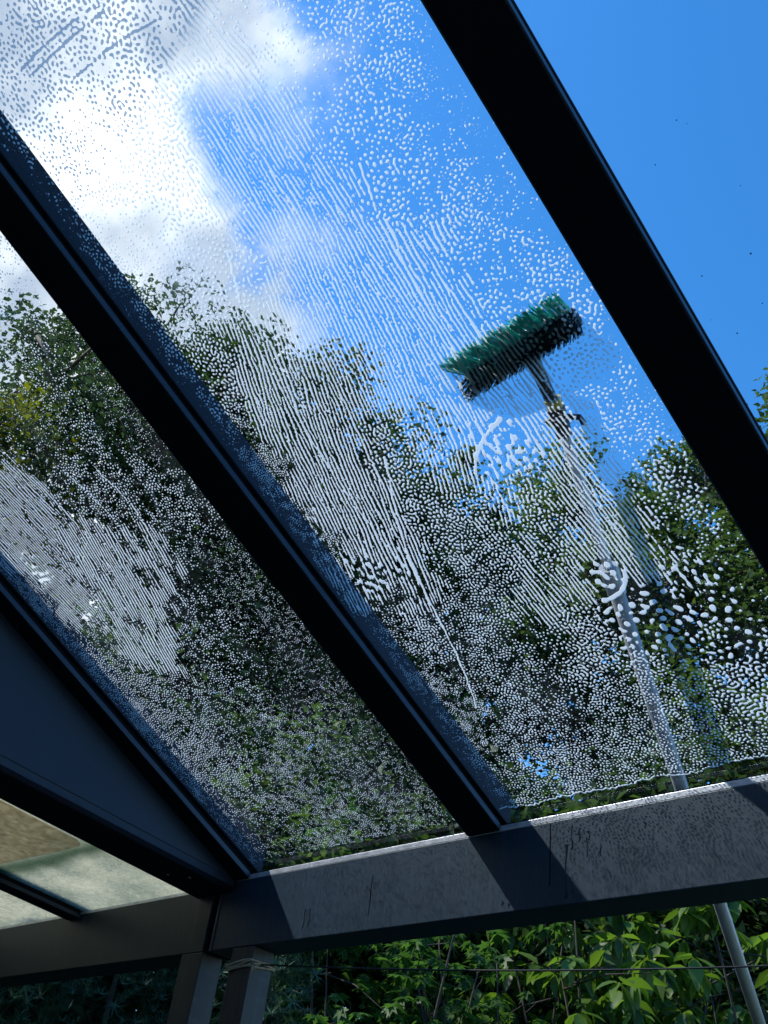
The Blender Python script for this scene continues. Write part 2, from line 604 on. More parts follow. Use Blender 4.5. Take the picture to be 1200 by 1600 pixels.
RAF = [(-2.4362, -2.3419), (-1.5157, -1.4224), (-0.5334, -0.4313), (0.455, 0.552), (1.44, 1.537)]
for i, (a, b) in enumerate(RAF):
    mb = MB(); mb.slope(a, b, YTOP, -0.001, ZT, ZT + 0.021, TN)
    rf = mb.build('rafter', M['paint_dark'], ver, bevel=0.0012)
    mb = MB(); mb.slope(a + 0.008, b - 0.006, YTOP, 0.005, ZT + 0.021, HG - 0.001, TN)
    mb.build('rubber_seal', M['rubber'], rf)
    mb = MB(); mb.slope(b, b + 0.0035, YTOP, -0.002, ZT + 0.002, ZT + 0.017, TN)
    mb.slope(a - 0.0035, a, YTOP, -0.002, ZT + 0.002, ZT + 0.017, TN)
    mb.build('glazing_ledge', M['ledge'], rf)
    mb = MB(); mb.slope(a, b, YTOP, 0.045, HG + GT + 0.001, HC if i < 2 else HG + GT + 0.009, TN)
    mb.build('glazing_cap', M['cap'], rf, bevel=0.003)
for i in range(4):
    a = RAF[i][1] - 0.012
    b = RAF[i + 1][0] + 0.012
    mb = MB(); mb.slope(a, b, YTOP, 0.045, HG, HG + GT, TN)
    gp = mb.build('glass_pane', M['glass'] if i < 2 else M['glass_clean'], ver)
    if i == 0: gp['label'] = 'pane thick with fine lather streaks'
    if i == 1: gp['label'] = 'pane speckled with soap drops, brush behind it'
    if i >= 2: gp['label'] = 'clean clear pane'

# specks of grit lying on the clean pane
mb = MB()
for k in range(170):
    x = random.uniform(-0.42, 0.10); y = -abs(random.gauss(0.35, 0.35)) - 0.03
    q = random.uniform(0.0006, 0.0018)
    z = HG + GT - TN * y
    mb.tube([(x, y, z + 0.0002), (x + q * .3, y + q * .2, z + q * 1.1)], [q, q * .5], 5)
o = mb.build('grit_specks', M['rubber'], ver)
o['kind'] = 'stuff'
mb = MB(); mb.box(-2.448, 1.60, 0.0, 0.106, ZB, ZT)
beam = mb.build('front_beam', M['paint_beam'], ver, bevel=0.002)
mb = MB(); mb.box(-2.40, 1.60, 0.0012, 0.030, ZT + 0.0005, ZT + 0.0145)
mb.build('glazing_strip', M['alu'], beam, bevel=0.001)
mb = MB(); mb.box(-2.40, 1.60, 0.012, 0.030, ZT + 0.0145, HG - 0.013)
mb.build('rubber_seal', M['rubber'], beam)
mb = MB(); mb.box(-2.456, -2.4485, -0.003, 0.100, ZB - 0.002, ZT - 0.02)
mb.build('end_cap', M['ledge'], beam)
mb = MB(); mb.box(-1.2755, -1.2735, -0.0012, 0.0005, ZB + 0.045, ZT - 0.004)
mb.build('seam', M['rubber'], beam)
# run-off trickles on the inner face of the beam
for x, z0, ln, w in ((-1.216, 2.452, 0.060, 0.0016), (-1.232, 2.405, 0.12, 0.0045), (-1.196, 2.437, 0.030, 0.002), (-1.176, 2.414, 0.045, 0.0015),
                     (-1.171, 2.427, 0.020, 0.0025), (-1.142, 2.398, 0.030, 0.0018), (-1.215, 2.33, 0.045, 0.0026), (-1.03, 2.424, 0.012, 0.003),
                     (-1.404, 2.30, 0.012, 0.003), (-1.386, 2.292, 0.010, 0.003), (-1.83, 2.41, 0.10, 0.0018), (-2.05, 2.35, 0.05, 0.0012), (-2.07, 2.35, 0.05, 0.0012)):
    mb = MB()
    n = 6
    for s in range(n):
        t0, t1 = s / n, (s + 1) / n
        w0 = w * (0.7 + 0.5 * math.sin(5 * t0 + x * 90)); w1 = w * (0.7 + 0.5 * math.sin(5 * t1 + x * 90))
        x0 = x + 0.0015 * math.sin(7 * t0 + x * 50); x1 = x + 0.0015 * math.sin(7 * t1 + x * 50)
        za, zb = z0 - ln * t0, z0 - ln * t1
        mb.poly([(x0 - w0, -0.0004, za), (x0 + w0, -0.0004, za), (x1 + w1, -0.0004, zb), (x1 - w1, -0.0004, zb), (x0, -0.0014, za), (x1, -0.0014, zb)],
                [(0, 4, 5, 3), (4, 1, 2, 5)])
    mb.build('water_trickle', M['trickle'], beam)
mb = MB(); mb.box(-2.352, -2.260, 0.001, 0.080, 0.05, ZB - 0.0005)
mb.build('post', M['paint_old'], ver, bevel=0.003)
mb = MB(); mb.box(1.40, 1.49, 0.001, 0.080, 0.05, ZB - 0.0005)
mb.build('post', M['paint_old'], ver, bevel=0.003)
mb = MB(); mb.box(-2.44, 1.60, -2.618, -2.56, ZT + TN * 2.6 - 0.16, ZT + TN * 2.6 - 0.015)
mb.build('wall_plate', M['paint_dark'], ver)

# triangular filler between the steep end rafter and the flat beam below
TN4 = math.tan(0.0736)
mb = MB()
x0, x1 = -2.409, -2.4035
za = 2.470
ys = [-0.015, YTOP]
pl = []
for x in (x0, x1):
    pl += [(x, -0.02, za + TN4 * 0.02), (x, YTOP, za - TN4 * YTOP), (x, YTOP, ZT + 0.0 - TN * YTOP), (x, -0.02, ZT + 0.002 + TN * 0.02)]
mb.poly(pl, [(0, 1, 2, 3), (7, 6, 5, 4), (0, 4, 5, 1), (1, 5, 6, 2), (2, 6, 7, 3), (3, 7, 4, 0)])
sp = mb.build('side_panel', M['panel'], ver)
mb = MB(); mb.hexa([(x1, -1.255, 2.58), (x1 + 0.0015, -1.255, 2.58), (x1 + 0.0015, -1.252, 2.58), (x1, -1.252, 2.58),
                    (x1, -1.02, 2.88), (x1 + 0.0015, -1.02, 2.88), (x1 + 0.0015, -1.017, 2.88), (x1, -1.017, 2.88)])
mb.build('panel_joint', M['rubber'], sp)

# ------------------------------------------------------------------ the older, flatter veranda next to it
old = empty('flat_veranda', (-3.6, 0.0, 0), 'older flatter veranda at the left with weathered green-tinged glass', 'veranda')
mb = MB(); mb.slope(-2.567, -2.400, YTOP, -0.002, 2.430, 2.448, TN4)
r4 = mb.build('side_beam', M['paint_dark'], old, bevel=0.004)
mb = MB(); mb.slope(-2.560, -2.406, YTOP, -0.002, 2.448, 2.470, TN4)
mb.build('side_beam_top', M['panel'], r4)
for y, x in ((-0.135, -2.445), (-0.175, -2.50)):
    mb = MB()
    z = 2.430 - TN4 * y
    mb.tube([(x, y, z + 0.001), (x, y, z - 0.0015)], 0.004, 10)
    mb.build('screw_head', M['alu'], r4)
mb = MB(); mb.box(-7.4, -2.492, 0.0, 0.106, ZB, 2.452)
ob = mb.build('front_beam', M['paint_old'], old, bevel=0.002)
mb = MB(); mb.box(-7.4, -2.57, 0.002, 0.03, 2.4525, 2.461)
mb.build('glazing_strip', M['alu'], ob)
mb = MB(); mb.box(-2.4915, -2.4565, 0.012, 0.10, ZB + 0.001, 2.452)
mb.build('joint_filler', M['rubber'], ob)
for k in range(4):
    a = -3.295 - 0.93 * k
    b = a + 0.065
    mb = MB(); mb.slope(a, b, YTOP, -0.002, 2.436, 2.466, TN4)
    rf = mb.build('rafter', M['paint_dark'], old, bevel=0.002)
    mb = MB(); mb.slope(b, b + 0.003, YTOP, -0.002, 2.440, 2.452, TN4)
    mb.build('glazing_ledge', M['panel'], rf)
    mb = MB(); mb.slope(a, b, YTOP, 0.04, 2.4755, 2.53, TN4)
    mb.build('glazing_cap', M['cap'], rf)
xs = [-2.45] + [-3.295 - 0.93 * k + 0.0325 for k in range(4)] + [-7.1]
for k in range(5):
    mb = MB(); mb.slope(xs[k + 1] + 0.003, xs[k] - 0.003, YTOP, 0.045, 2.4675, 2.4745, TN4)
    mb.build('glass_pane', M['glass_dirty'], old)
mb = MB(); mb.box(-2.588, -2.490, 0.001, 0.080, 0.05, ZB - 0.0005)
mb.build('post', M['paint_old'], old, bevel=0.003)
mb = MB(); mb.box(-7.3, -7.2, 0.001, 0.080, 0.05, ZB - 0.0005)
mb.build('post', M['paint_old'], old, bevel=0.003)


# beige shade cloth lying under the flat glass
def cloth_mat():
    mm, t, o = mat('beige_shade_cloth')
    L = t.links.new
    g = N(t, 'ShaderNodeNewGeometry')
    w = N(t, 'ShaderNodeTexWave', wave_type='BANDS', bands_direction='X')
    w.inputs['Scale'].default_value = 38
    w.inputs['Distortion'].default_value = 1.2
    L(g.outputs['Position'], w.inputs['Vector'])
    nz = N(t, 'ShaderNodeTexNoise')
    nz.inputs['Scale'].default_value = 45
    nz.inputs['Detail'].default_value = 9
    L(g.outputs['Position'], nz.inputs['Vector'])
    mx = N(t, 'ShaderNodeMix', data_type='RGBA')
    mx.inputs['A'].default_value = (0.42, 0.37, 0.28, 1)
    mx.inputs['B'].default_value = (1.0, 0.93, 0.82, 1)
    L(mth(t, 'ADD', mth(t, 'MULTIPLY', w.outputs['Fac'], 0.45), mth(t, 'MULTIPLY', mth(t, 'SUBTRACT', nz.outputs['Fac'], 0.25), 1.1)), mx.inputs['Factor'])
    d = N(t, 'ShaderNodeBsdfDiffuse')
    tl = N(t, 'ShaderNodeBsdfTranslucent')
    L(mx.outputs['Result'], d.inputs[0]); L(mx.outputs['Result'], tl.inputs[0])
    ms = N(t, 'ShaderNodeMixShader'); ms.inputs[0].default_value = 0.85
    L(d.outputs[0], ms.inputs[1]); L(tl.outputs[0], ms.inputs[2])
    L(ms.outputs[0], o.inputs[0])
    return mm


M['cloth'] = cloth_mat()
nx, ny = 60, 60
cx0, cx1, cy0, cy1 = -3.225, -2.625, -2.3, -0.395
V = []
for layer in (0, 1):
    for j in range(ny + 1):
        for i in range(nx + 1):
            u, v = i / nx, j / ny
            x = cx0 + (cx1 - cx0) * u
            y = cy0 + (cy1 - cy0) * v
            r = 0.04
            dx, dy = x - (cx1 - r), y - (cy1 - r)
            if dx > 0 and dy > 0:
                l = math.hypot(dx, dy)
                mxd = max(dx, dy)
                k = mxd / l
                x = cx1 - r + dx * k; y = cy1 - r + dy * k
            z = 2.452 - TN4 * y + 0.004 * math.sin(x * 9 + 1) * math.sin(y * 4) - (0 if layer else 0.0022)
            V.append((x, y, z))
n1_ = (nx + 1) * (ny + 1)
F = []
for j in range(ny):
    for i in range(nx):
        a = j * (nx + 1) + i
        F.append((a, a + nx + 1, a + nx + 2, a + 1))
        b = a + n1_
        F.append((b, b + 1, b + nx + 2, b + nx + 1))
mb = MB(); mb.v = V; mb.f = F
o = mb.build('shade_cloth', M['cloth'], smooth=True)
tag(o, 'beige woven shade cloth with rounded corner under the old flat glass', 'shade cloth')

# twine round the post and the thin cable running from it
mb = MB()
for q in range(4):
    zz = 2.217 + 0.0045 * q
    pts = []
    for s in range(33):
        a = s / 32 * 4
        e = int(a) % 4
        f = a - int(a)
        X0, X1, Y0, Y1 = -2.357, -2.255, -0.0045 - 0.001 * q, 0.0845
        P = [(X0, Y0), (X1, Y0), (X1, Y1), (X0, Y1)]
        p0, p1 = P[e], P[(e + 1) % 4]
        pts.append((p0[0] + (p1[0] - p0[0]) * f, p0[1] + (p1[1] - p0[1]) * f, zz + 0.007 * math.sin(a * 1.57 - 1.2) + 0.003 * math.sin(a * 3.7 + q * 1.9)))
    mb.tube(pts, 0.0030, 6)
for q in range(5):
    a = q * 1.1
    mb.tube([(-2.256, 0.0, 2.225), (-2.243 + 0.004 * q, -0.012 + 0.006 * math.sin(a), 2.226 - 0.006 * q), (-2.228 + 0.008 * math.cos(a), -0.01 + 0.01 * math.sin(a), 2.226 - 0.010 * q)], 0.0016, 5)
o = mb.build('twine', M['twine'], smooth=True)
tag(o, 'frayed pale twine wound round the top of the post', 'twine')
mb = MB()
pts = []
for s in range(25):
    u = s / 24 * 1.5
    pts.append((-2.25 + 1.24 * u, 0.03 + 0.47 * u, 2.228 + 0.055 * u - 0.05 * u * (1.5 - u)))
mb.tube(pts, 0.0022, 6)
o = mb.build('cable', M['cable'], smooth=True)
tag(o, 'thin black cable strung below the beam from the twine', 'cable')


# ------------------------------------------------------------------ lather on the glass
def foam(name, label, x0, x1, smax, cell, ctrl, strokes, seed, lower, clear_edges, less=0.0, lsc=0.76, patch=0.9):
    r = np.random.default_rng(seed)
    cth = math.cos(0.4075)
    nx = int((x1 - x0) / cell)
    ny = int(smax / cell)
    nx += nx % 2; ny += ny % 2
    xs = x0 + (np.arange(nx) + 0.5) * cell
    ss = (np.arange(ny) + 0.5) * cell               # distance up the slope from y = 0
    X, S = np.meshgrid(xs, ss)
    kx = np.fft.rfftfreq(nx, cell)[None, :]
    ky = np.fft.fftfreq(ny, cell)[:, None]
    kk = np.hypot(kx, ky) + 1e-9

    def ker(lam, bw, ang=None, sharp=0.30):
        k0 = 1 / (lam * lsc)
        bw = bw * 1.45
        sharp = sharp * 0.85
        g = np.exp(-((kk - k0) / (bw * k0)) ** 2)
        if ang is not None:
            # stripes run at ang from the down-slope direction; S grows up the slope
            a = R_(ang)
            dx, dy = math.sin(a), -math.cos(a)
            along = (kx * dx + ky * dy) / kk
            g = g * np.exp(-(along / sharp) ** 2)
        return g
    K = {'D14': ker(.0135, .30), 'D11': ker(.0115, .28), 'D8': ker(.0095, .26), 'T5': ker(.0068, .25),
         'S14': ker(.014, .3, 8, .35), 'SA': ker(.0125, .3, -3, .24), 'SB': ker(.012, .3, -14, .22), 'SC': ker(.0115, .3, 6, .26),
         'SD': ker(.015, .35, 40, .35), 'SE': ker(.0125, .3, -20, .28), 'ARC': ker(.014, .3, 80, .22), 'B30': ker(.026, .35)}
    pts = []
    for it in ctrl.split(';'):
        a, b, k, bb = it.split()
        pts.append((float(a), -float(b) / cth, k, float(bb)))
    st = 8                                            # weights on a coarse grid, then stretched
    xc = x0 + np.linspace(0, nx - 1, nx // st + 1) * cell
    sc = np.linspace(0, ny - 1, ny // st + 1) * cell
    XC, SCs = np.meshgrid(xc, sc)
    wn = r.standard_normal((2,) + XC.shape)
    for q in range(2):
        f = np.fft.fft2(wn[q])
        fy = np.fft.fftfreq(XC.shape[0])[:, None]; fx = np.fft.fftfreq(XC.shape[1])[None, :]
        wn[q] = np.fft.ifft2(f * np.exp(-(np.hypot(fx, fy) / 0.10) ** 2)).real
        wn[q] /= wn[q].std()
    XW = XC + wn[0] * 0.020
    SW = SCs + wn[1] * 0.035
    W = {}; SW_ = np.zeros_like(XC); B = np.zeros_like(XC); tot = np.zeros_like(XC)
    for a, b, k, bb in pts:
        g = np.exp(-(((XW - a) / 0.068) ** 2 + ((SW - b) / 0.090) ** 2)) + 1e-9 / (0.02 + (XW - a) ** 2 + (SW - b) ** 2)
        if k in ('SA', 'SB', 'SC', 'SE', 'S14'):
            W[k] = W.get(k, 0) + g * 0.90
            W['D8'] = W.get('D8', 0) + g * 0.18
            SW_ = SW_ + g
        else:
            W[k] = W.get(k, 0) + g
        bb = bb + {'D14': -.40, 'D11': -.42, 'D8': -.60, 'T5': -.42, 'B30': -.3, 'S14': -.3, 'ARC': -.25}.get(k, -.50)
        B += g * bb; tot += g
    B /= tot

    def up(A):
        jy = np.clip(np.arange(ny) / (ny - 1) * (A.shape[0] - 1), 0, A.shape[0] - 1.001)
        jx = np.clip(np.arange(nx) / (nx - 1) * (A.shape[1] - 1), 0, A.shape[1] - 1.001)
        iy = jy.astype(int); ix = jx.astype(int)
        fy = (jy - iy)[:, None]; fx = (jx - ix)[None, :]
        return ((A[iy][:, ix] * (1 - fx) + A[iy][:, ix + 1] * fx) * (1 - fy) + (A[iy + 1][:, ix] * (1 - fx) + A[iy + 1][:, ix + 1] * fx) * fy)
    B = up(B) - less
    Wf = {k: up((w / tot)) for k, w in W.items()}
    Wf = {k: np.where(w > 0.02, w, 0) for k, w in Wf.items()}
    # slow drift of coverage so that no two hand-widths look alike
    f = np.fft.rfft2(r.standard_normal((ny, nx)))
    d1 = np.fft.irfft2(f * np.exp(-(kk * 0.09) ** 2), s=(ny, nx)); d1 /= d1.std()
    f = np.fft.rfft2(r.standard_normal((ny, nx)))
    d2 = np.fft.irfft2(f * np.exp(-(kk * 0.02) ** 2), s=(ny, nx)); d2 /= d2.std()
    f = np.fft.rfft2(r.standard_normal((ny, nx)))
    d3 = np.fft.irfft2(f * np.exp(-(np.hypot(kx * 0.004, ky * 0.010) * 2.2) ** 2), s=(ny, nx)); d3 /= d3.std()
    B = B + patch * (0.10 * d1 + 0.20 * d2 + 0.20 * d3)
    # hand-drawn strokes
    for pl, w, amp in strokes:
        pl = [(p[0], -p[1] / cth) for p in pl]
        # smooth polyline
        q = []
        for i in range(len(pl) - 1):
            p0 = pl[max(i - 1, 0)]; p1 = pl[i]; p2 = pl[i + 1]; p3 = pl[min(i + 2, len(pl) - 1)]
            L = math.dist(p1, p2)
            nn = max(2, int(L / 0.002))
            for s in range(nn):
                u = s / nn
                q.append(tuple(0.5 * ((2 * p1[c]) + (-p0[c] + p2[c]) * u + (2 * p0[c] - 5 * p1[c] + 4 * p2[c] - p3[c]) * u * u + (-p0[c] + 3 * p1[c] - 3 * p2[c] + p3[c]) * u ** 3) for c in (0, 1)))
        ph = r.uniform(0, 6)
        for n_, (a, b) in enumerate(q):
            a += 0.0015 * math.sin(n_ * 0.05 + ph) + 0.001 * math.sin(n_ * 0.21 + ph)
            ww = w * (0.7 + 0.4 * math.sin(n_ * 0.13 + ph) * math.sin(n_ * 0.031 + 2 * ph))
            i0, i1 = int((a - 3 * ww - x0) / cell), int((a + 3 * ww - x0) / cell) + 2
            j0, j1 = int((b - 3 * ww) / cell), int((b + 3 * ww) / cell) + 2
            i0, j0 = max(i0, 0), max(j0, 0)
            if i1 <= i0 or j1 <= j0 or i0 >= nx or j0 >= ny: continue
            g = amp * np.exp(-(((X[j0:j1, i0:i1] - a) ** 2 + (S[j0:j1, i0:i1] - b) ** 2) / ww ** 2))
            if amp > 0:
                ST[j0:j1, i0:i1] = np.maximum(ST[j0:j1, i0:i1], g) if False else ST[j0:j1, i0:i1]
            B2 = STR[0] if STR else None
            if B2 is None:
                STR.append(np.zeros((ny, nx))); B2 = STR[0]
            if amp > 0:
                B2[j0:j1, i0:i1] = np.maximum(B2[j0:j1, i0:i1], g)
            else:
                B2[j0:j1, i0:i1] = np.minimum(B2[j0:j1, i0:i1], g)
    ex = STR.pop() if STR else 0
    B = B + ex
    # lower edge: bare strip, then a scalloped line of scum
    wob = 0.004 * np.sin(X * 31 + 1) + 0.0025 * np.sin(X * 83 + 2 * np.sin(X * 37)) + 0.0018 * np.sin(X * 210 + 3 * np.sin(X * 91))
    if lower:
        e = S - (lower + wob)
        B = B + 2.4 * np.exp(-(e / 0.0022) ** 2) * (0.4 + 0.6 * (np.sin(X * 47 + 3 * np.sin(X * 19)) > -0.5)) - 3.5 * (e < -0.002)
    else:
        B = B - 2.5 * (S < 0.006)
    lft, rgt = clear_edges
    jag = 0.008 * np.sin(S * 23) + 0.006 * np.sin(S * 61 + 1) + 0.012 * np.clip(d1, -1.5, 1.5)
    B = B - 1.2 * (1 / (1 + np.exp(-((X - (x1 - rgt)) + jag) / 0.008))) - 1.2 * (1 / (1 + np.exp((X - (x0 + lft) - jag * 0.5) / 0.005)))
    u = r.standard_normal((ny, nx))
    for itn in range(3):
        U = np.fft.rfft2(u)
        v = 0
        for k, w in Wf.items():
            q = np.fft.irfft2(U * K[k], s=(ny, nx))
            q *= 1.0 / q.std()
            v = v + w * q
        if itn < 2:
            u = np.tanh(1.8 * (v + 1.25 * np.clip(B, -1.5, 1.5)))
    # beads and breaks along the streaks
    q = np.fft.irfft2(np.fft.rfft2(r.standard_normal((ny, nx))) * ker(.0125, .40), s=(ny, nx)); q /= q.std()
    q2 = np.fft.irfft2(np.fft.rfft2(r.standard_normal((ny, nx))) * np.exp(-(np.hypot(kx * .0016, ky * .03)) ** 2), s=(ny, nx)); q2 /= q2.std()
    SWu = up(SW_ / tot)
    v = v * (1 - 0.12 * SWu) + SWu * (0.58 * q + 0.55 * q2)
    f = v + B * 0.72
    # extra pin-prick drops in between
    q = np.fft.irfft2(np.fft.rfft2(r.standard_normal((ny, nx))) * ker(.0066, .22), s=(ny, nx)); q /= q.std()
    g2 = (q - 2.05 + 0.15 * d1) * 0.9 - 1.5 * (f > -0.55) - 1.2 * (B < -2.4)
    f = np.maximum(f, g2)
    f[:2] = -1; f[-2:] = -1; f[:, :2] = -1; f[:, -2:] = -1
    f = np.clip(f, -1.5, 1.6)
    ins = f > 0
    act = ins[:-1, :-1] | ins[1:, :-1] | ins[:-1, 1:] | ins[1:, 1:]
    gy, gx = np.gradient(f)
    g2_ = gx * gx + gy * gy + 1e-3
    sx = np.where(ins, 0, np.clip(-f * gx / g2_, -0.95, 0.95))
    sy = np.where(ins, 0, np.clip(-f * gy / g2_, -0.95, 0.95))
    PX = X + sx * cell
    PS = S + sy * cell
    Hh = np.where(ins, 0.0008 * np.sqrt(np.clip(f, 0, 1.2)), 0.0)
    used = np.zeros((ny, nx), bool)
    used[:-1, :-1] |= act; used[1:, :-1] |= act; used[:-1, 1:] |= act; used[1:, 1:] |= act
    idx = np.full((ny, nx), -1, np.int64)
    idx[used] = np.arange(used.sum())
    # roof frame: s up the slope, normal n
    sth = math.sin(0.4075)
    px = PX[used]; ps = PS[used]; h = Hh[used] + 0.0003
    Vv = np.stack([px, -ps * cth + h * sth, HG + GT + ps * sth + h * cth], 1)
    jj, ii = np.nonzero(act)
    Fq = np.stack([idx[jj, ii], idx[jj, ii + 1], idx[jj + 1, ii + 1], idx[jj + 1, ii]], 1)
    o = np_mesh(name, Vv, Fq, M['foam'], smooth=True)
    tag(o, label, 'soap lather', 'soap lather on the glass roof', 'stuff')
    return len(Fq)


ST = np.zeros((1, 1))
STR = []
CA = "-1.37 -1.67 D14 -.6;-1.21 -1.67 D14 -.6;-1.13 -1.72 D14 -.35;-1.23 -1.76 D14 -.5;-1.00 -1.68 D14 -.5;-0.88 -1.58 S14 -.5;-0.80 -1.52 D11 -.8;-0.83 -1.41 D11 -.9;-0.66 -1.44 D11 -.35;-0.58 -1.41 D8 -.5;-0.69 -1.25 D11 -.35;-0.79 -1.22 D14 -.6;-0.75 -1.29 D14 -.7;-0.59 -1.30 D8 -1.2;-0.61 -1.20 D8 -.75;-0.61 -1.10 D8 -.55;-0.89 -1.42 SA -.3;-0.98 -1.54 D14 -.4;-1.01 -1.42 SA -.2;-0.90 -1.28 SA -.1;-0.92 -1.14 SA -.1;-1.14 -1.48 D14 -.6;-1.26 -1.46 D11 -.6;-1.15 -1.33 D14 -.5;-1.24 -1.57 D8 -.8;-1.38 -1.61 D8 -.7;-1.30 -1.24 D11 -.4;-1.35 -1.38 D8 -.6;-1.31 -1.13 D11 -.3;-1.16 -1.12 SE 0.0;-1.28 -0.89 SB .05;-1.21 -1.03 SE 0.05;-1.24 -0.76 SB 0.05;-1.30 -0.66 B30 0.0;-1.39 -0.64 SB .1;-1.27 -0.60 SB -.1;-0.99 -0.98 SB -.2;-0.96 -1.16 SB -.15;-0.80 -1.02 SA -.1;-0.83 -1.13 SA -.05;-0.68 -1.07 D14 -.55;-0.60 -1.01 D11 -.6;-0.60 -0.93 D14 -.45;-0.75 -0.90 SC -.1;-0.86 -0.87 SA 0.0;-1.02 -0.82 D11 -.2;-0.92 -0.78 SE 0.05;-0.87 -0.79 B30 -.3;-0.78 -0.75 SC -.1;-0.91 -0.67 D11 -.35;-0.62 -0.78 D11 -.6;-0.61 -0.70 D11 -.75;-0.66 -0.83 D14 -.6;-0.74 -0.60 SC .05;-0.72 -0.49 SC .05;-0.73 -0.38 B30 -.95;-0.80 -0.39 B30 -.8;-0.68 -0.34 B30 -1.1;-0.62 -0.48 D11 -.4;-0.63 -0.58 D14 -.5;-0.59 -0.42 D8 -1.0;-0.67 -0.24 D14 -.1;-0.66 -0.19 D14 -.2;-0.79 -0.17 D8 -.4;-0.78 -0.29 D11 -.25;-0.96 -0.38 D11 -.35;-0.95 -0.50 SC -.2;-1.10 -0.16 D8 -.4;-1.06 -0.57 D8 -.35;-1.05 -0.69 D11 -.25;-1.23 -0.46 D8 -.45;-1.09 -0.42 D8 -.4;-1.35 -0.50 D8 -.6;-1.30 -0.12 D8 -.4;-1.19 -0.28 D8 -.4;-1.37 -0.24 T5 -.9;-1.39 -0.37 T5 -1.0;-1.44 -0.44 T5 -1.1;-1.10 -0.04 D8 -.3;-0.80 -0.03 D8 -.5;-0.96 -0.13 D8 -.4;-0.88 -0.02 D8 -.5;-1.42 -0.74 T5 -.9;-1.36 -0.97 T5 -.6;-1.42 -1.12 D8 -.7;-1.41 -1.33 D8 -.7;-1.43 -0.10 T5 -1.3"
CB = "-1.65 -1.52 D8 -.6;-1.60 -1.45 D8 -.6;-1.50 -1.44 D8 -2.2;-1.52 -1.38 T5 -1.2;-1.77 -1.32 T5 -.6;-1.75 -1.40 D8 -.5;-1.92 -1.33 D8 -1.1;-1.86 -1.25 D8 -1.2;-1.68 -1.27 D8 -.4;-1.55 -1.31 T5 -1.0;-1.60 -1.21 T5 -1.1;-1.91 -1.10 D8 -.5;-1.78 -1.08 D8 -.35;-1.72 -1.02 D8 -.3;-1.68 -0.97 D8 -.35;-1.68 -0.88 D8 -.4;-2.02 -1.22 SC -0.38;-2.04 -1.12 SC -0.23;-2.02 -1.00 SB -0.18;-1.97 -0.90 SB -0.23;-2.22 -0.89 SC -0.28;-2.09 -0.75 SB -0.38;-2.18 -1.06 SC -0.28;-2.27 -0.70 D8 -.3;-2.17 -0.56 D8 -.35;-1.87 -0.83 SB -0.48;-1.80 -0.93 SB -0.38;-1.82 -0.75 D8 -.45;-1.66 -0.79 T5 -.8;-1.64 -0.69 T5 -.8;-1.82 -0.56 D8 -.5;-1.84 -0.66 D8 -.5;-1.69 -0.52 T5 -1.0;-1.74 -0.34 T5 -.8;-1.90 -0.38 T5 -.7;-2.04 -0.41 D8 -.4;-1.73 -0.23 T5 -.8;-1.68 -0.15 T5 -.8;-1.63 -0.08 T5 -.8;-1.94 -0.12 T5 -.7;-2.19 -0.13 D8 -.5;-2.19 -0.27 D8 -.35;-2.21 -0.39 D8 -.3;-2.36 -0.16 T5 -.7;-2.40 -0.80 T5 -.3;-2.37 -0.94 T5 -.4;-2.34 -0.54 T5 -.3;-2.38 -0.31 T5 -.3;-2.38 -0.66 D8 -.25;-2.22 -0.04 T5 -.9;-2.36 -0.88 T5 -.4;-1.58 -0.29 T5 -1.6"
SA_ = [([(-0.798, -1.211), (-0.818, -1.113), (-0.831, -0.983), (-0.837, -0.855)], .0042, 2.2),
       ([(-1.093, -0.856), (-1.191, -0.65), (-1.232, -0.448), (-1.281, -0.286)], .0036, 2.4),
       ([(-1.155, -1.224), (-1.159, -1.143), (-1.212, -0.967), (-1.222, -0.788), (-1.211, -0.625)], .0034, 2.2),
       ([(-0.786, -1.296), (-0.811, -1.194), (-0.824, -1.03)], .003, 1.8), ([(-0.83, -0.825), (-0.894, -0.799), (-0.939, -0.755)], .005, 2.2),
       ([(-0.746, -0.57), (-0.784, -0.469), (-0.816, -0.436), (-0.861, -0.429)], .0045, 2.4),
       ([(-1.158, -1.68), (-1.05, -1.67), (-0.946, -1.648)], .0035, 2.0), ([(-1.262, -1.75), (-1.195, -1.75), (-1.086, -1.738)], .0035, 2.0),
       ([(-1.248, -1.735), (-1.14, -1.727), (-1.034, -1.716)], .0035, 2.0),
       ([(-0.912, -1.484), (-0.927, -1.436), (-0.939, -1.337), (-0.947, -1.256)], .0032, 1.9), ([(-1.116, -1.309), (-1.156, -1.238)], .007, 2.2),
       ([(-0.811, -1.122), (-0.845, -0.964), (-0.882, -0.794)], .003, 1.8), ([(-1.077, -1.076), (-1.108, -0.921), (-1.16, -0.732)], .003, 1.8),
       ([(-0.769, -1.064), (-0.774, -0.942), (-0.796, -0.729)], .003, 1.8), ([(-0.745, -0.864), (-0.749, -0.695), (-0.754, -0.558)], .003, 1.8)]
SB_ = [([(-1.785, -1.119), (-1.764, -1.006), (-1.798, -0.875)], .004, 1.6), ([(-2.061, -1.236), (-2.051, -1.065), (-2.027, -0.804)], .004, 1.5),
       ([(-1.874, -1.157), (-1.846, -1.003), (-1.837, -0.758)], .005, 1.6), ([(-1.978, -1.164), (-1.966, -0.994), (-1.98, -0.749)], .004, 1.5),
       ([(-1.58, -1.43), (-1.66, -1.24), (-1.70, -1.10), (-1.72, -0.98)], .014, -1.3), ([(-1.56, -1.2), (-1.58, -1.0), (-1.62, -0.8)], .012, -0.9)]
nq = foam('soap_lather', 'white soap drops and streaks on the wide middle pane under the brush', -1.418, -0.537, 2.10, 0.00118, CA, SA_, 3, 0.013, (0.012, 0.016), -0.10)
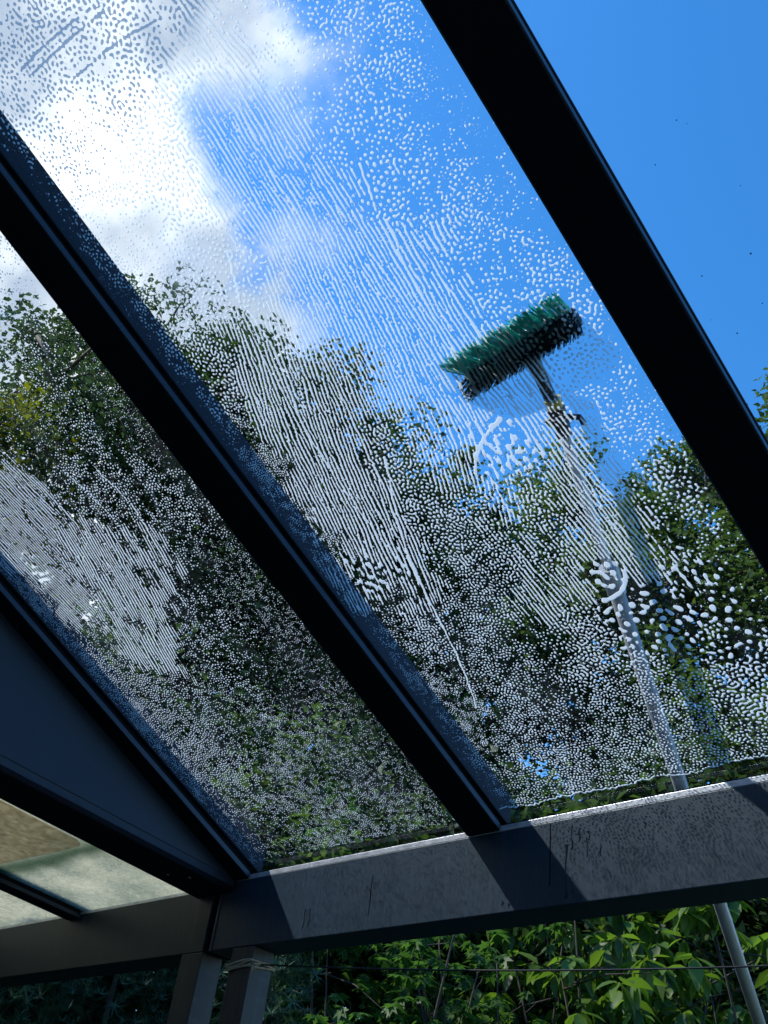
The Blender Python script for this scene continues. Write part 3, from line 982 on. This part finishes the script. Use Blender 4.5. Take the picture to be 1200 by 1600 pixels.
nq += foam('soap_lather', 'fine white soap speckle on the narrow left pane between two rafters', -2.338, -1.519, 2.05, 0.00118, CB, SB_, 8, 0.0, (0.006, 0.012), 0.26, 0.76, 0.35)
print('foam quads', nq)

# ------------------------------------------------------------------ the brush on the glass, outside
sth, cth = math.sin(0.4075), math.cos(0.4075)


def roofp(x, y, off):
    """point 'off' above the top of the glass"""
    return Vector((x, y + off * sth, HG + GT - TN * y + off * cth))


br = empty('cleaning_brush', roofp(-0.745, -0.93, 0), 'green and black window cleaning brush on telescopic pole resting on glass', 'brush')
hx, hy = -0.740, -0.905
HL = 0.124


def yaw(p, a=R_(-2)):
    dx, dy = p[0] - hx, p[1] - hy
    return (hx + dx * math.cos(a) - dy * math.sin(a), hy + dx * math.sin(a) + dy * math.cos(a))


mb = MB()
sec = [(-0.022, 0.040), (-0.025, 0.053), (-0.015, 0.066), (0.015, 0.066), (0.025, 0.053), (0.022, 0.040)]
n = 15
ring = []
for i in range(n):
    u = -1 + 2 * i / (n - 1)
    sc_ = 1 - 0.35 * abs(u) ** 6
    for (a, o_) in sec:
        p = yaw((hx + u * HL, hy + a * sc_))
        mb.v.append(tuple(roofp(p[0], p[1], 0.040 + (o_ - 0.040) * sc_)))
for i in range(n - 1):
    for k in range(6):
        mb.f.append((i * 6 + k, i * 6 + (k + 1) % 6, (i + 1) * 6 + (k + 1) % 6, (i + 1) * 6 + k))
mb.f.append(tuple(range(6))[::-1]); mb.f.append(tuple((n - 1) * 6 + k for k in range(6)))
mb.build('brush_body', M['black'], br, bevel=0.002)
for nm, mt_, rows, fl in (('green_bristles', 'green_bristle', (-0.027, -0.024, -0.020, -0.016), -0.036), ('dark_bristles', 'dark_bristle', (-0.009, -0.001, 0.007, 0.014, 0.020), 0.003)):
    mb = MB()
    for a in rows:
        for i in range(46):
            u = -1 + 2 * (i + random.uniform(-.3, .3)) / 45
            for q in range(2):
                b0 = yaw((hx + u * HL * 0.97, hy + a * .85))
                b1 = yaw((hx + u * HL * 1.04 + random.uniform(-.003, .003), hy + a + fl * random.uniform(.75, 1.0) + random.uniform(-.002, .002)))
                mb.tube([roofp(b0[0], b0[1], 0.041), roofp(b1[0], b1[1], random.uniform(0.002, 0.006))], [0.0016, 0.0011], 4, False)
    mb.build(nm, M[mt_], br)
# neck, hinge, clamp and the two pole sections
NK = roofp(-0.742, -0.885, 0.075)
PE = roofp(-0.763, -0.769, 0.083)
mb = MB(); mb.tube([NK, NK + (PE - NK) * .25, NK + (PE - NK) * .6, PE], [0.016, 0.013, 0.012, 0.014], 12)
mb.build('neck', M['black'], br, smooth=False)
PD = Vector((-1.30302673,  1.07577482,  2.2689453 ))
dr = (PD - PE).normalized()
sd = dr.cross(Vector((0, 0, 1))).normalized()
mb = MB(); mb.tube([PE - dr * 0.030, PE - dr * 0.012], 0.0165, 14)
mb.build('collar', M['yellow'], br)
mb = MB(); mb.tube([PE - dr * 0.012, PE + dr * 0.05], [0.0175, 0.0155], 14)
mb.tube([PE + dr * 0.012 + sd * 0.01, PE + dr * 0.02 + sd * 0.038, PE + dr * 0.035 + sd * 0.042], 0.006, 8)
mb.tube([PE + dr * 0.012 - sd * 0.01, PE + dr * 0.016 - sd * 0.026], 0.007, 8)
mb.build('hinge', M['black'], br)
mb = MB(); mb.tube([PE + dr * 0.045, PE + dr * 0.40], 0.0105, 16)
mb.build('upper_pole', M['pole_thin'], br, smooth=True)
mb = MB(); mb.tube([PE + dr * 0.37, PE + dr * 0.44], 0.0200, 18)
mb.build('pole_lock', M['pole'], br)
mb = MB(); mb.tube([PE + dr * 0.42, PE + dr * 3.0], 0.0170, 20)
mb.build('lower_pole', M['pole'], br, smooth=True)


# ------------------------------------------------------------------ foliage
def rot_mats(n, r, tilt=None):
    """random orientations; tilt limits how far the leaf plane leans from horizontal"""
    a = r.uniform(0, 2 * np.pi, n)
    b = (r.uniform(0, np.pi, n) if tilt is None else np.abs(r.normal(0, tilt, n)))
    c = r.uniform(0, 2 * np.pi, n)
    ca, sa, cb, sb, cc, sc_ = np.cos(a), np.sin(a), np.cos(b), np.sin(b), np.cos(c), np.sin(c)
    Rm = np.empty((n, 3, 3))
    Rm[:, 0, 0] = ca * cc - sa * cb * sc_; Rm[:, 0, 1] = -ca * sc_ - sa * cb * cc; Rm[:, 0, 2] = sa * sb
    Rm[:, 1, 0] = sa * cc + ca * cb * sc_; Rm[:, 1, 1] = -sa * sc_ + ca * cb * cc; Rm[:, 1, 2] = -ca * sb
    Rm[:, 2, 0] = sb * sc_; Rm[:, 2, 1] = sb * cc; Rm[:, 2, 2] = cb
    return Rm


def scatter(name, P, size, tv, tf, m, parent, r, tilt=None, mats=None):
    n = len(P)
    Rm = rot_mats(n, r, tilt) if mats is None else mats
    T = np.einsum('nij,kj->nki', Rm, tv) * size[:, None, None] + P[:, None, :]
    F = tf[None] + (np.arange(n) * len(tv))[:, None, None]
    o = np_mesh(name, T.reshape(-1, 3), F.reshape(-1, tf.shape[1]), m, parent, smooth=len(tv) < 12)
    return o


LEAF_V = np.array([(0, 0, 0), (.30, .33, .05), (0, 1, -.06), (-.30, .33, .05), ], float)
LEAF_F = np.array([(0, 1, 2), (0, 2, 3)])
M['leaf_dark'] = leaf_mat('dark_leaves', (0.014, 0.028, 0.012), (0.042, 0.076, 0.024), 0.38)
M['leaf_mid'] = leaf_mat('mid_leaves', (0.018, 0.036, 0.013), (0.072, 0.122, 0.030), 0.42)
M['leaf_yellow'] = leaf_mat('yellow_green_leaves', (0.034, 0.060, 0.012), (0.16, 0.17, 0.022), 0.45)
M['leaf_laurel'] = leaf_mat('glossy_leaves', (0.006, 0.020, 0.005), (0.115, 0.215, 0.040), 0.45, 0.42, 0.35)
M['leaf_maple'] = leaf_mat('lobed_leaves', (0.006, 0.020, 0.006), (0.068, 0.155, 0.036), 0.45, 0.45)
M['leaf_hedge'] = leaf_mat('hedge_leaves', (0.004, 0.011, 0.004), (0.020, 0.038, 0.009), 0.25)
M['needle'] = leaf_mat('needles', (0.012, 0.036, 0.022), (0.060, 0.125, 0.075), 0.10, 0.4)


def tree(x, y, h, rad, base, nleaf, lsize, m, label, seed, bark='bark', lean=(0, 0), dens=0.35, nl=15):
    r = np.random.default_rng(seed)
    t = empty('broadleaf_tree', (x, y, 0), label, 'tree', 'trees behind the veranda')
    mb = MB()
    top = Vector((x + lean[0], y + lean[1], h * 0.93))
    tr_pts = []
    for i in range(9):
        u = i / 8
        tr_pts.append(Vector((x, y, 0)).lerp(top, u) + Vector((r.normal(0, .06) * u * 2, r.normal(0, .06) * u * 2, 0)))
    r0 = 0.02 * h
    mb.tube(tr_pts, [r0 * (1 - 0.85 * i / 8) for i in range(9)], 8)
    tips = []
    for k in range(nl):
        u = base + (0.97 - base) * (k + r.uniform(0, .8)) / nl
        j = min(7, int(u * 8))
        p = tr_pts[j].lerp(tr_pts[j + 1], u * 8 - j)
        a = k * 2.4 + r.uniform(-.4, .4)
        prof = math.sin(math.pi * min(1, max(0.06, (u - base * .8) / (1.03 - base * .8)))) ** 0.7
        L = rad * prof * r.uniform(.75, 1.1)
        d = Vector((math.cos(a), math.sin(a), r.uniform(.15, .7)))
        q = [p]
        for s in range(1, 5):
            q.append(p + d * L * s / 4 + Vector((r.normal(0, .05), r.normal(0, .05), r.normal(0, .05))) * L * .5)
        mb.tube(q, [r0 * .35 * (1 - .2 * s) for s in range(5)], 5)
        for s in range(2, 5):
            tips.append(q[s])
            for _ in range(3):
                e = q[s] + Vector((r.normal(0, 1), r.normal(0, 1), r.normal(0, .8))) * L * .26
                mb.tube([q[s], q[s].lerp(e, .5) + Vector((0, 0, .03)), e], [r0 * .12, r0 * .08, r0 * .03], 4)
                tips.append(e)
    tips.append(tr_pts[-1])
    mb.build('trunk', M[bark], t, smooth=True)
    tp = np.array([tuple(q) for q in tips])
    nc = len(tp)
    w = r.uniform(.3, 1.4, nc); w /= w.sum()
    ci = r.choice(nc, nleaf, p=w)
    cs = rad * dens * r.uniform(.35, 1.0, nc)
    dv = r.standard_normal((nleaf, 3))
    dv /= np.linalg.norm(dv, axis=1)[:, None]
    rr = r.uniform(0, 1, nleaf) ** 0.5
    P = tp[ci] + dv * (cs[ci] * rr)[:, None] * np.array([1, 1, .72])
    o = scatter('crown', P, lsize * r.uniform(.6, 1.25, nleaf), LEAF_V, LEAF_F, M[m], t, r, 0.9)
    o['kind'] = 'stuff'
    return t


def az(a, d):
    return (CAM.x + d * math.sin(R_(a)), CAM.y + d * math.cos(R_(a)))


TR = [(-79, 9.0, 8.9, 1.8, 'leaf_yellow', 'yellow-green tree furthest left, lit bright behind the left pane'),
      (-67.5, 9.5, 11.2, 1.9, 'leaf_dark', 'tall dark tree whose top touches the white cloud'),
      (-57.5, 10.0, 11.8, 2.2, 'leaf_dark', 'dark tree directly right of the tallest tree, beneath clouds'),
      (-52.5, 10.8, 12.0, 2.0, 'leaf_dark', 'dark rounded tree half hidden between the two central crowns'),
      (-48.5, 10.0, 10.9, 1.8, 'leaf_mid', 'rounded tree in the middle, left of the brush pole'),
      (-40, 10.5, 10.4, 1.5, 'leaf_dark', 'dark tree seen just left of the pole below the brush'),
      (-32, 11.0, 11.5, 1.8, 'leaf_mid', 'loose tree with blue gaps right of the brush pole'),
      (-23.5, 9.8, 10.4, 1.7, 'leaf_mid', 'green tree against the dark right rafter'),
      (-14.0, 9.0, 10.9, 1.6, 'leaf_mid', 'tree at right edge showing past the right rafter')]
for i, (a, d, h, rad, mt_, lb) in enumerate(TR):
    x, y = az(a, d)
    tree(x, y, h, rad, 0.31, 52000, 0.088, mt_, lb, 40 + i, dens=0.33, nl=34)
# lower second row standing in front
TR2 = [(-74, 6.6, 5.3, 1.5, 'leaf_mid', 'lower leafy tree behind the far left glass'),
       (-63, 7.2, 5.4, 1.6, 'leaf_dark', 'low dark tree behind the left pane'),
       (-53, 7.6, 5.4, 1.6, 'leaf_mid', 'low tree above the posts, behind the left rafter foot'),
       (-44, 7.8, 5.5, 1.6, 'leaf_dark', 'low dark tree above the middle of the beam'),
       (-35, 7.8, 5.3, 1.6, 'leaf_mid', 'low tree directly behind the pole above the beam'),
       (-26, 7.6, 5.5, 1.6, 'leaf_dark', 'low dark tree at lower right above the beam')]
for i, (a, d, h, rad, mt_, lb) in enumerate(TR2):
    x, y = az(a, d)
    tree(x, y, h - 0.5, rad, 0.15, 26000, 0.085, mt_, lb, 80 + i, bark='bark_dark', dens=0.40, nl=24)

# dense hedge behind everything, closing the view low down
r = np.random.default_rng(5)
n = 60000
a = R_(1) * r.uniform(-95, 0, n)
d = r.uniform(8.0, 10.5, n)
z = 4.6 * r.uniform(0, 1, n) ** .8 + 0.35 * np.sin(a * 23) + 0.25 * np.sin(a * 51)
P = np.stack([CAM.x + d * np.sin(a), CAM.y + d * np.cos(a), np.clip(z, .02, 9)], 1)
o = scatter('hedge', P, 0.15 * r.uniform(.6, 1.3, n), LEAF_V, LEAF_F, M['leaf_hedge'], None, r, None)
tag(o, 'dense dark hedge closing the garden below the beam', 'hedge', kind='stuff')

# conifers: star-shaped tufts of needles
tv = []; tf = []
for k in range(14):
    a_ = 2 * math.pi * k / 14 + 0.2 * (k % 3)
    e = 0.25 + 0.55 * ((k * 5) % 7) / 7
    dx, dy, dz = math.cos(a_) * math.cos(e), math.sin(a_) * math.cos(e), math.sin(e)
    px_, py_ = -math.sin(a_) * .035, math.cos(a_) * .035
    b = len(tv)
    tv += [(px_, py_, 0), (-px_, -py_, 0), (dx, dy, dz)]
    tf.append((b, b + 1, b + 2))
TUFT_V, TUFT_F = np.array(tv), np.array(tf)
for i, (a_, d_, h_, w_, lb) in enumerate([(-64, 5.2, 3.0, 0.85, 'dark needle-leaved conifer left of the posts, at the bottom left corner'),
                                          (-57.5, 5.6, 3.1, 0.75, 'dark conifer with star-like tufts immediately left of the posts'),
                                          (-49.5, 4.9, 2.95, 0.5, 'narrow conifer tipped with pale shoots just right of the posts'),
                                          (-69, 6.2, 3.2, 0.8, 'dark conifer shrub behind the bottom left corner')]):
    x, y = az(a_, d_)
    t = empty('conifer_shrub', (x, y, 0), lb, 'conifer', 'conifers below the beam')
    mb = MB(); mb.tube([(x, y, 0), (x, y, h_ * .9)], [.05, .01], 6)
    mb.build('trunk', M['bark_dark'], t)
    rr = np.random.default_rng(300 + i)
    n = 2600
    u = rr.uniform(0, 1, n)
    an = rr.uniform(0, 2 * np.pi, n)
    rad = w_ * (1 - u ** 2.2) ** .6 * rr.uniform(.45, 1.05, n) * (1 + .15 * np.sin(an * 5 + u * 14))
    P = np.stack([x + rad * np.cos(an), y + rad * np.sin(an), .1 + h_ * u], 1)
    o = scatter('needle_tufts', P, rr.uniform(.045, .085, n), TUFT_V, TUFT_F, M['needle'], t, rr, .8)
    o['kind'] = 'stuff'

# lobed-leaf bush in the middle
lob = []
for k in range(5):
    a_ = R_(-100 + 50 * k)
    L = (0.62, 0.9, 1.0, 0.9, 0.62)[k]
    lob.append((math.sin(a_) * L, .15 + math.cos(a_) * L, -0.10))
    if k < 4:
        a2 = a_ + R_(25)
        lob.append((math.sin(a2) * .42, .15 + math.cos(a2) * .42, 0.03))
MV = np.array([(0, .1, 0.04)] + lob + [(0, -.15, 0)])
MF = np.array([(0, i, i + 1) for i in range(1, 9)] + [(0, 9, 10), (0, 10, 1)])
lv = [(0, 0, 0), (.20, .25, .06), (.24, .55, .05), (.12, .85, -.02), (0, 1.08, -.12), (-.12, .85, -.02), (-.24, .55, .05), (-.20, .25, .06), (0, .35, 0), (0, .7, -.03)]
LV = np.array(lv)
LF = np.array([(0, 1, 8), (1, 2, 8), (2, 9, 8), (2, 3, 9), (3, 4, 9), (4, 5, 9), (5, 6, 9), (6, 8, 9), (6, 7, 8), (7, 0, 8)])


def branch_bush(name, label, cat, x, y, h, w, stems, seed, mat_leaf, tvv, tff, nclus, per, size, droop, single, group=None):
    t = empty(name, (x, y, 0), label, cat, group)
    rr = np.random.default_rng(seed)
    mb = MB()
    nodes = []
    for s in range(stems):
        a_ = rr.uniform(0, 6.28)
        e = Vector((x + w * rr.uniform(.3, 1) * math.cos(a_), y + w * rr.uniform(.3, 1) * math.sin(a_), h * rr.uniform(.75, 1.0)))
        p = Vector((x + rr.normal(0, .08), y + rr.normal(0, .08), 0))
        mid = p.lerp(e, .5) + Vector((0, 0, h * .12))
        q = [p, p.lerp(mid, .6), mid, mid.lerp(e, .6), e]
        mb.tube(q, [.016, .013, .010, .007, .003], 5)
        for k in range(6):
            b = q[1].lerp(q[2], rr.uniform(0, 1)) if k < 2 else q[2].lerp(q[4], rr.uniform(0, 1))
            f = b + Vector((rr.normal(0, 1), rr.normal(0, 1), rr.normal(.1, .6))) * w * .38
            mb.tube([b, b.lerp(f, .5) + Vector((0, 0, .03)), f], [.006, .004, .002], 4)
            nodes += [f, b.lerp(f, .6)]
        nodes.append(e)
    mb.build('branches', M['bark_dark'], t, smooth=True)
    nd = np.array([tuple(q) for q in nodes])
    ci = rr.integers(0, len(nd), nclus)
    C = nd[ci] + rr.normal(0, .09, (nclus, 3)) * np.array([1, 1, .8])
    n = nclus * per
    cc = np.repeat(C, per, 0)
    an = (np.tile(np.arange(per), nclus) * (2 * np.pi / per) + np.repeat(rr.uniform(0, 6, nclus), per) + rr.normal(0, .25, n))
    dr_ = rr.normal(droop, .45, n)                 # tip direction below the horizontal
    yv = np.stack([np.cos(an) * np.cos(dr_), np.sin(an) * np.cos(dr_), -np.sin(dr_)], 1)
    xv = np.stack([np.sin(an), -np.cos(an), np.zeros(n)], 1)
    xv += rr.normal(0, .25, (n, 3)); xv -= (xv * yv).sum(1)[:, None] * yv
    xv /= np.linalg.norm(xv, axis=1)[:, None]
    zv = np.cross(xv, yv)
    mats = np.stack([xv, yv, zv], 2)
    sz = size * rr.uniform(.65, 1.2, n)
    P = cc + yv * .01
    # the leaves nearest the veranda that show largest are single parts
    dist = np.linalg.norm(P - np.array(CAM), axis=1)
    ok = (P[:, 2] > CAM.z + 0.19 * (P[:, 1] - CAM.y)) if single else np.zeros(n, bool)
    order = np.argsort(np.where(ok, dist, 1e9))
    one = order[:min(single, int(ok.sum()))]
    rest = np.setdiff1d(np.arange(n), one)
    o = scatter('foliage', P[rest], sz[rest], tvv, tff, mat_leaf, t, rr, mats=mats[rest])
    o['kind'] = 'stuff'
    if single:
        me = bpy.data.meshes.new('leaf')
        me.from_pydata([tuple(v) for v in tvv], [], [tuple(int(i) for i in f) for f in tff])
        me.materials.append(mat_leaf)
        me.shade_smooth()
        for k in one:
            lf = bpy.data.objects.new('leaf', me)
            COL.objects.link(lf)
            lf.parent = t
            mw = Matrix([[mats[k][i][j] * sz[k] for j in range(3)] for i in range(3)]).to_4x4()
            mw.translation = Vector(P[k]) - Vector(t.location)
            lf.matrix_basis = mw
    return t


SPEC = [('maple_bush', 'leafy maple bush with lobed leaves below the middle of the beam', -43.5, 5.4, 3.15, .85, 9, 501),
        ('maple_bush', 'maple bush with bare crossing twigs right of the narrow conifer', -36.5, 5.6, 3.2, .8, 9, 502)]
for nm, lb, a_, d_, h_, w_, st_, sd_ in SPEC:
    x, y = az(a_, d_)
    branch_bush(nm, lb, 'bush', x, y, h_, w_, st_, sd_, M['leaf_maple'], MV, MF, 620, 4, .055, .55, 150, 'maple bushes below the beam')
for lb, a_, d_, h_, w_, sd_ in [('cherry laurel with large drooping glossy leaves left of the pole', -31, 5.7, 3.35, .85, 601),
                                ('cherry laurel with large drooping leaves crossed by the pole at lower right', -23.5, 5.9, 3.45, .85, 602)]:
    x, y = az(a_, d_)
    branch_bush('cherry_laurel', lb, 'shrub', x, y, h_, w_, 9, sd_, M['leaf_laurel'], LV, LF, 430, 7, .125, .8, 240, 'cherry laurels below the beam')
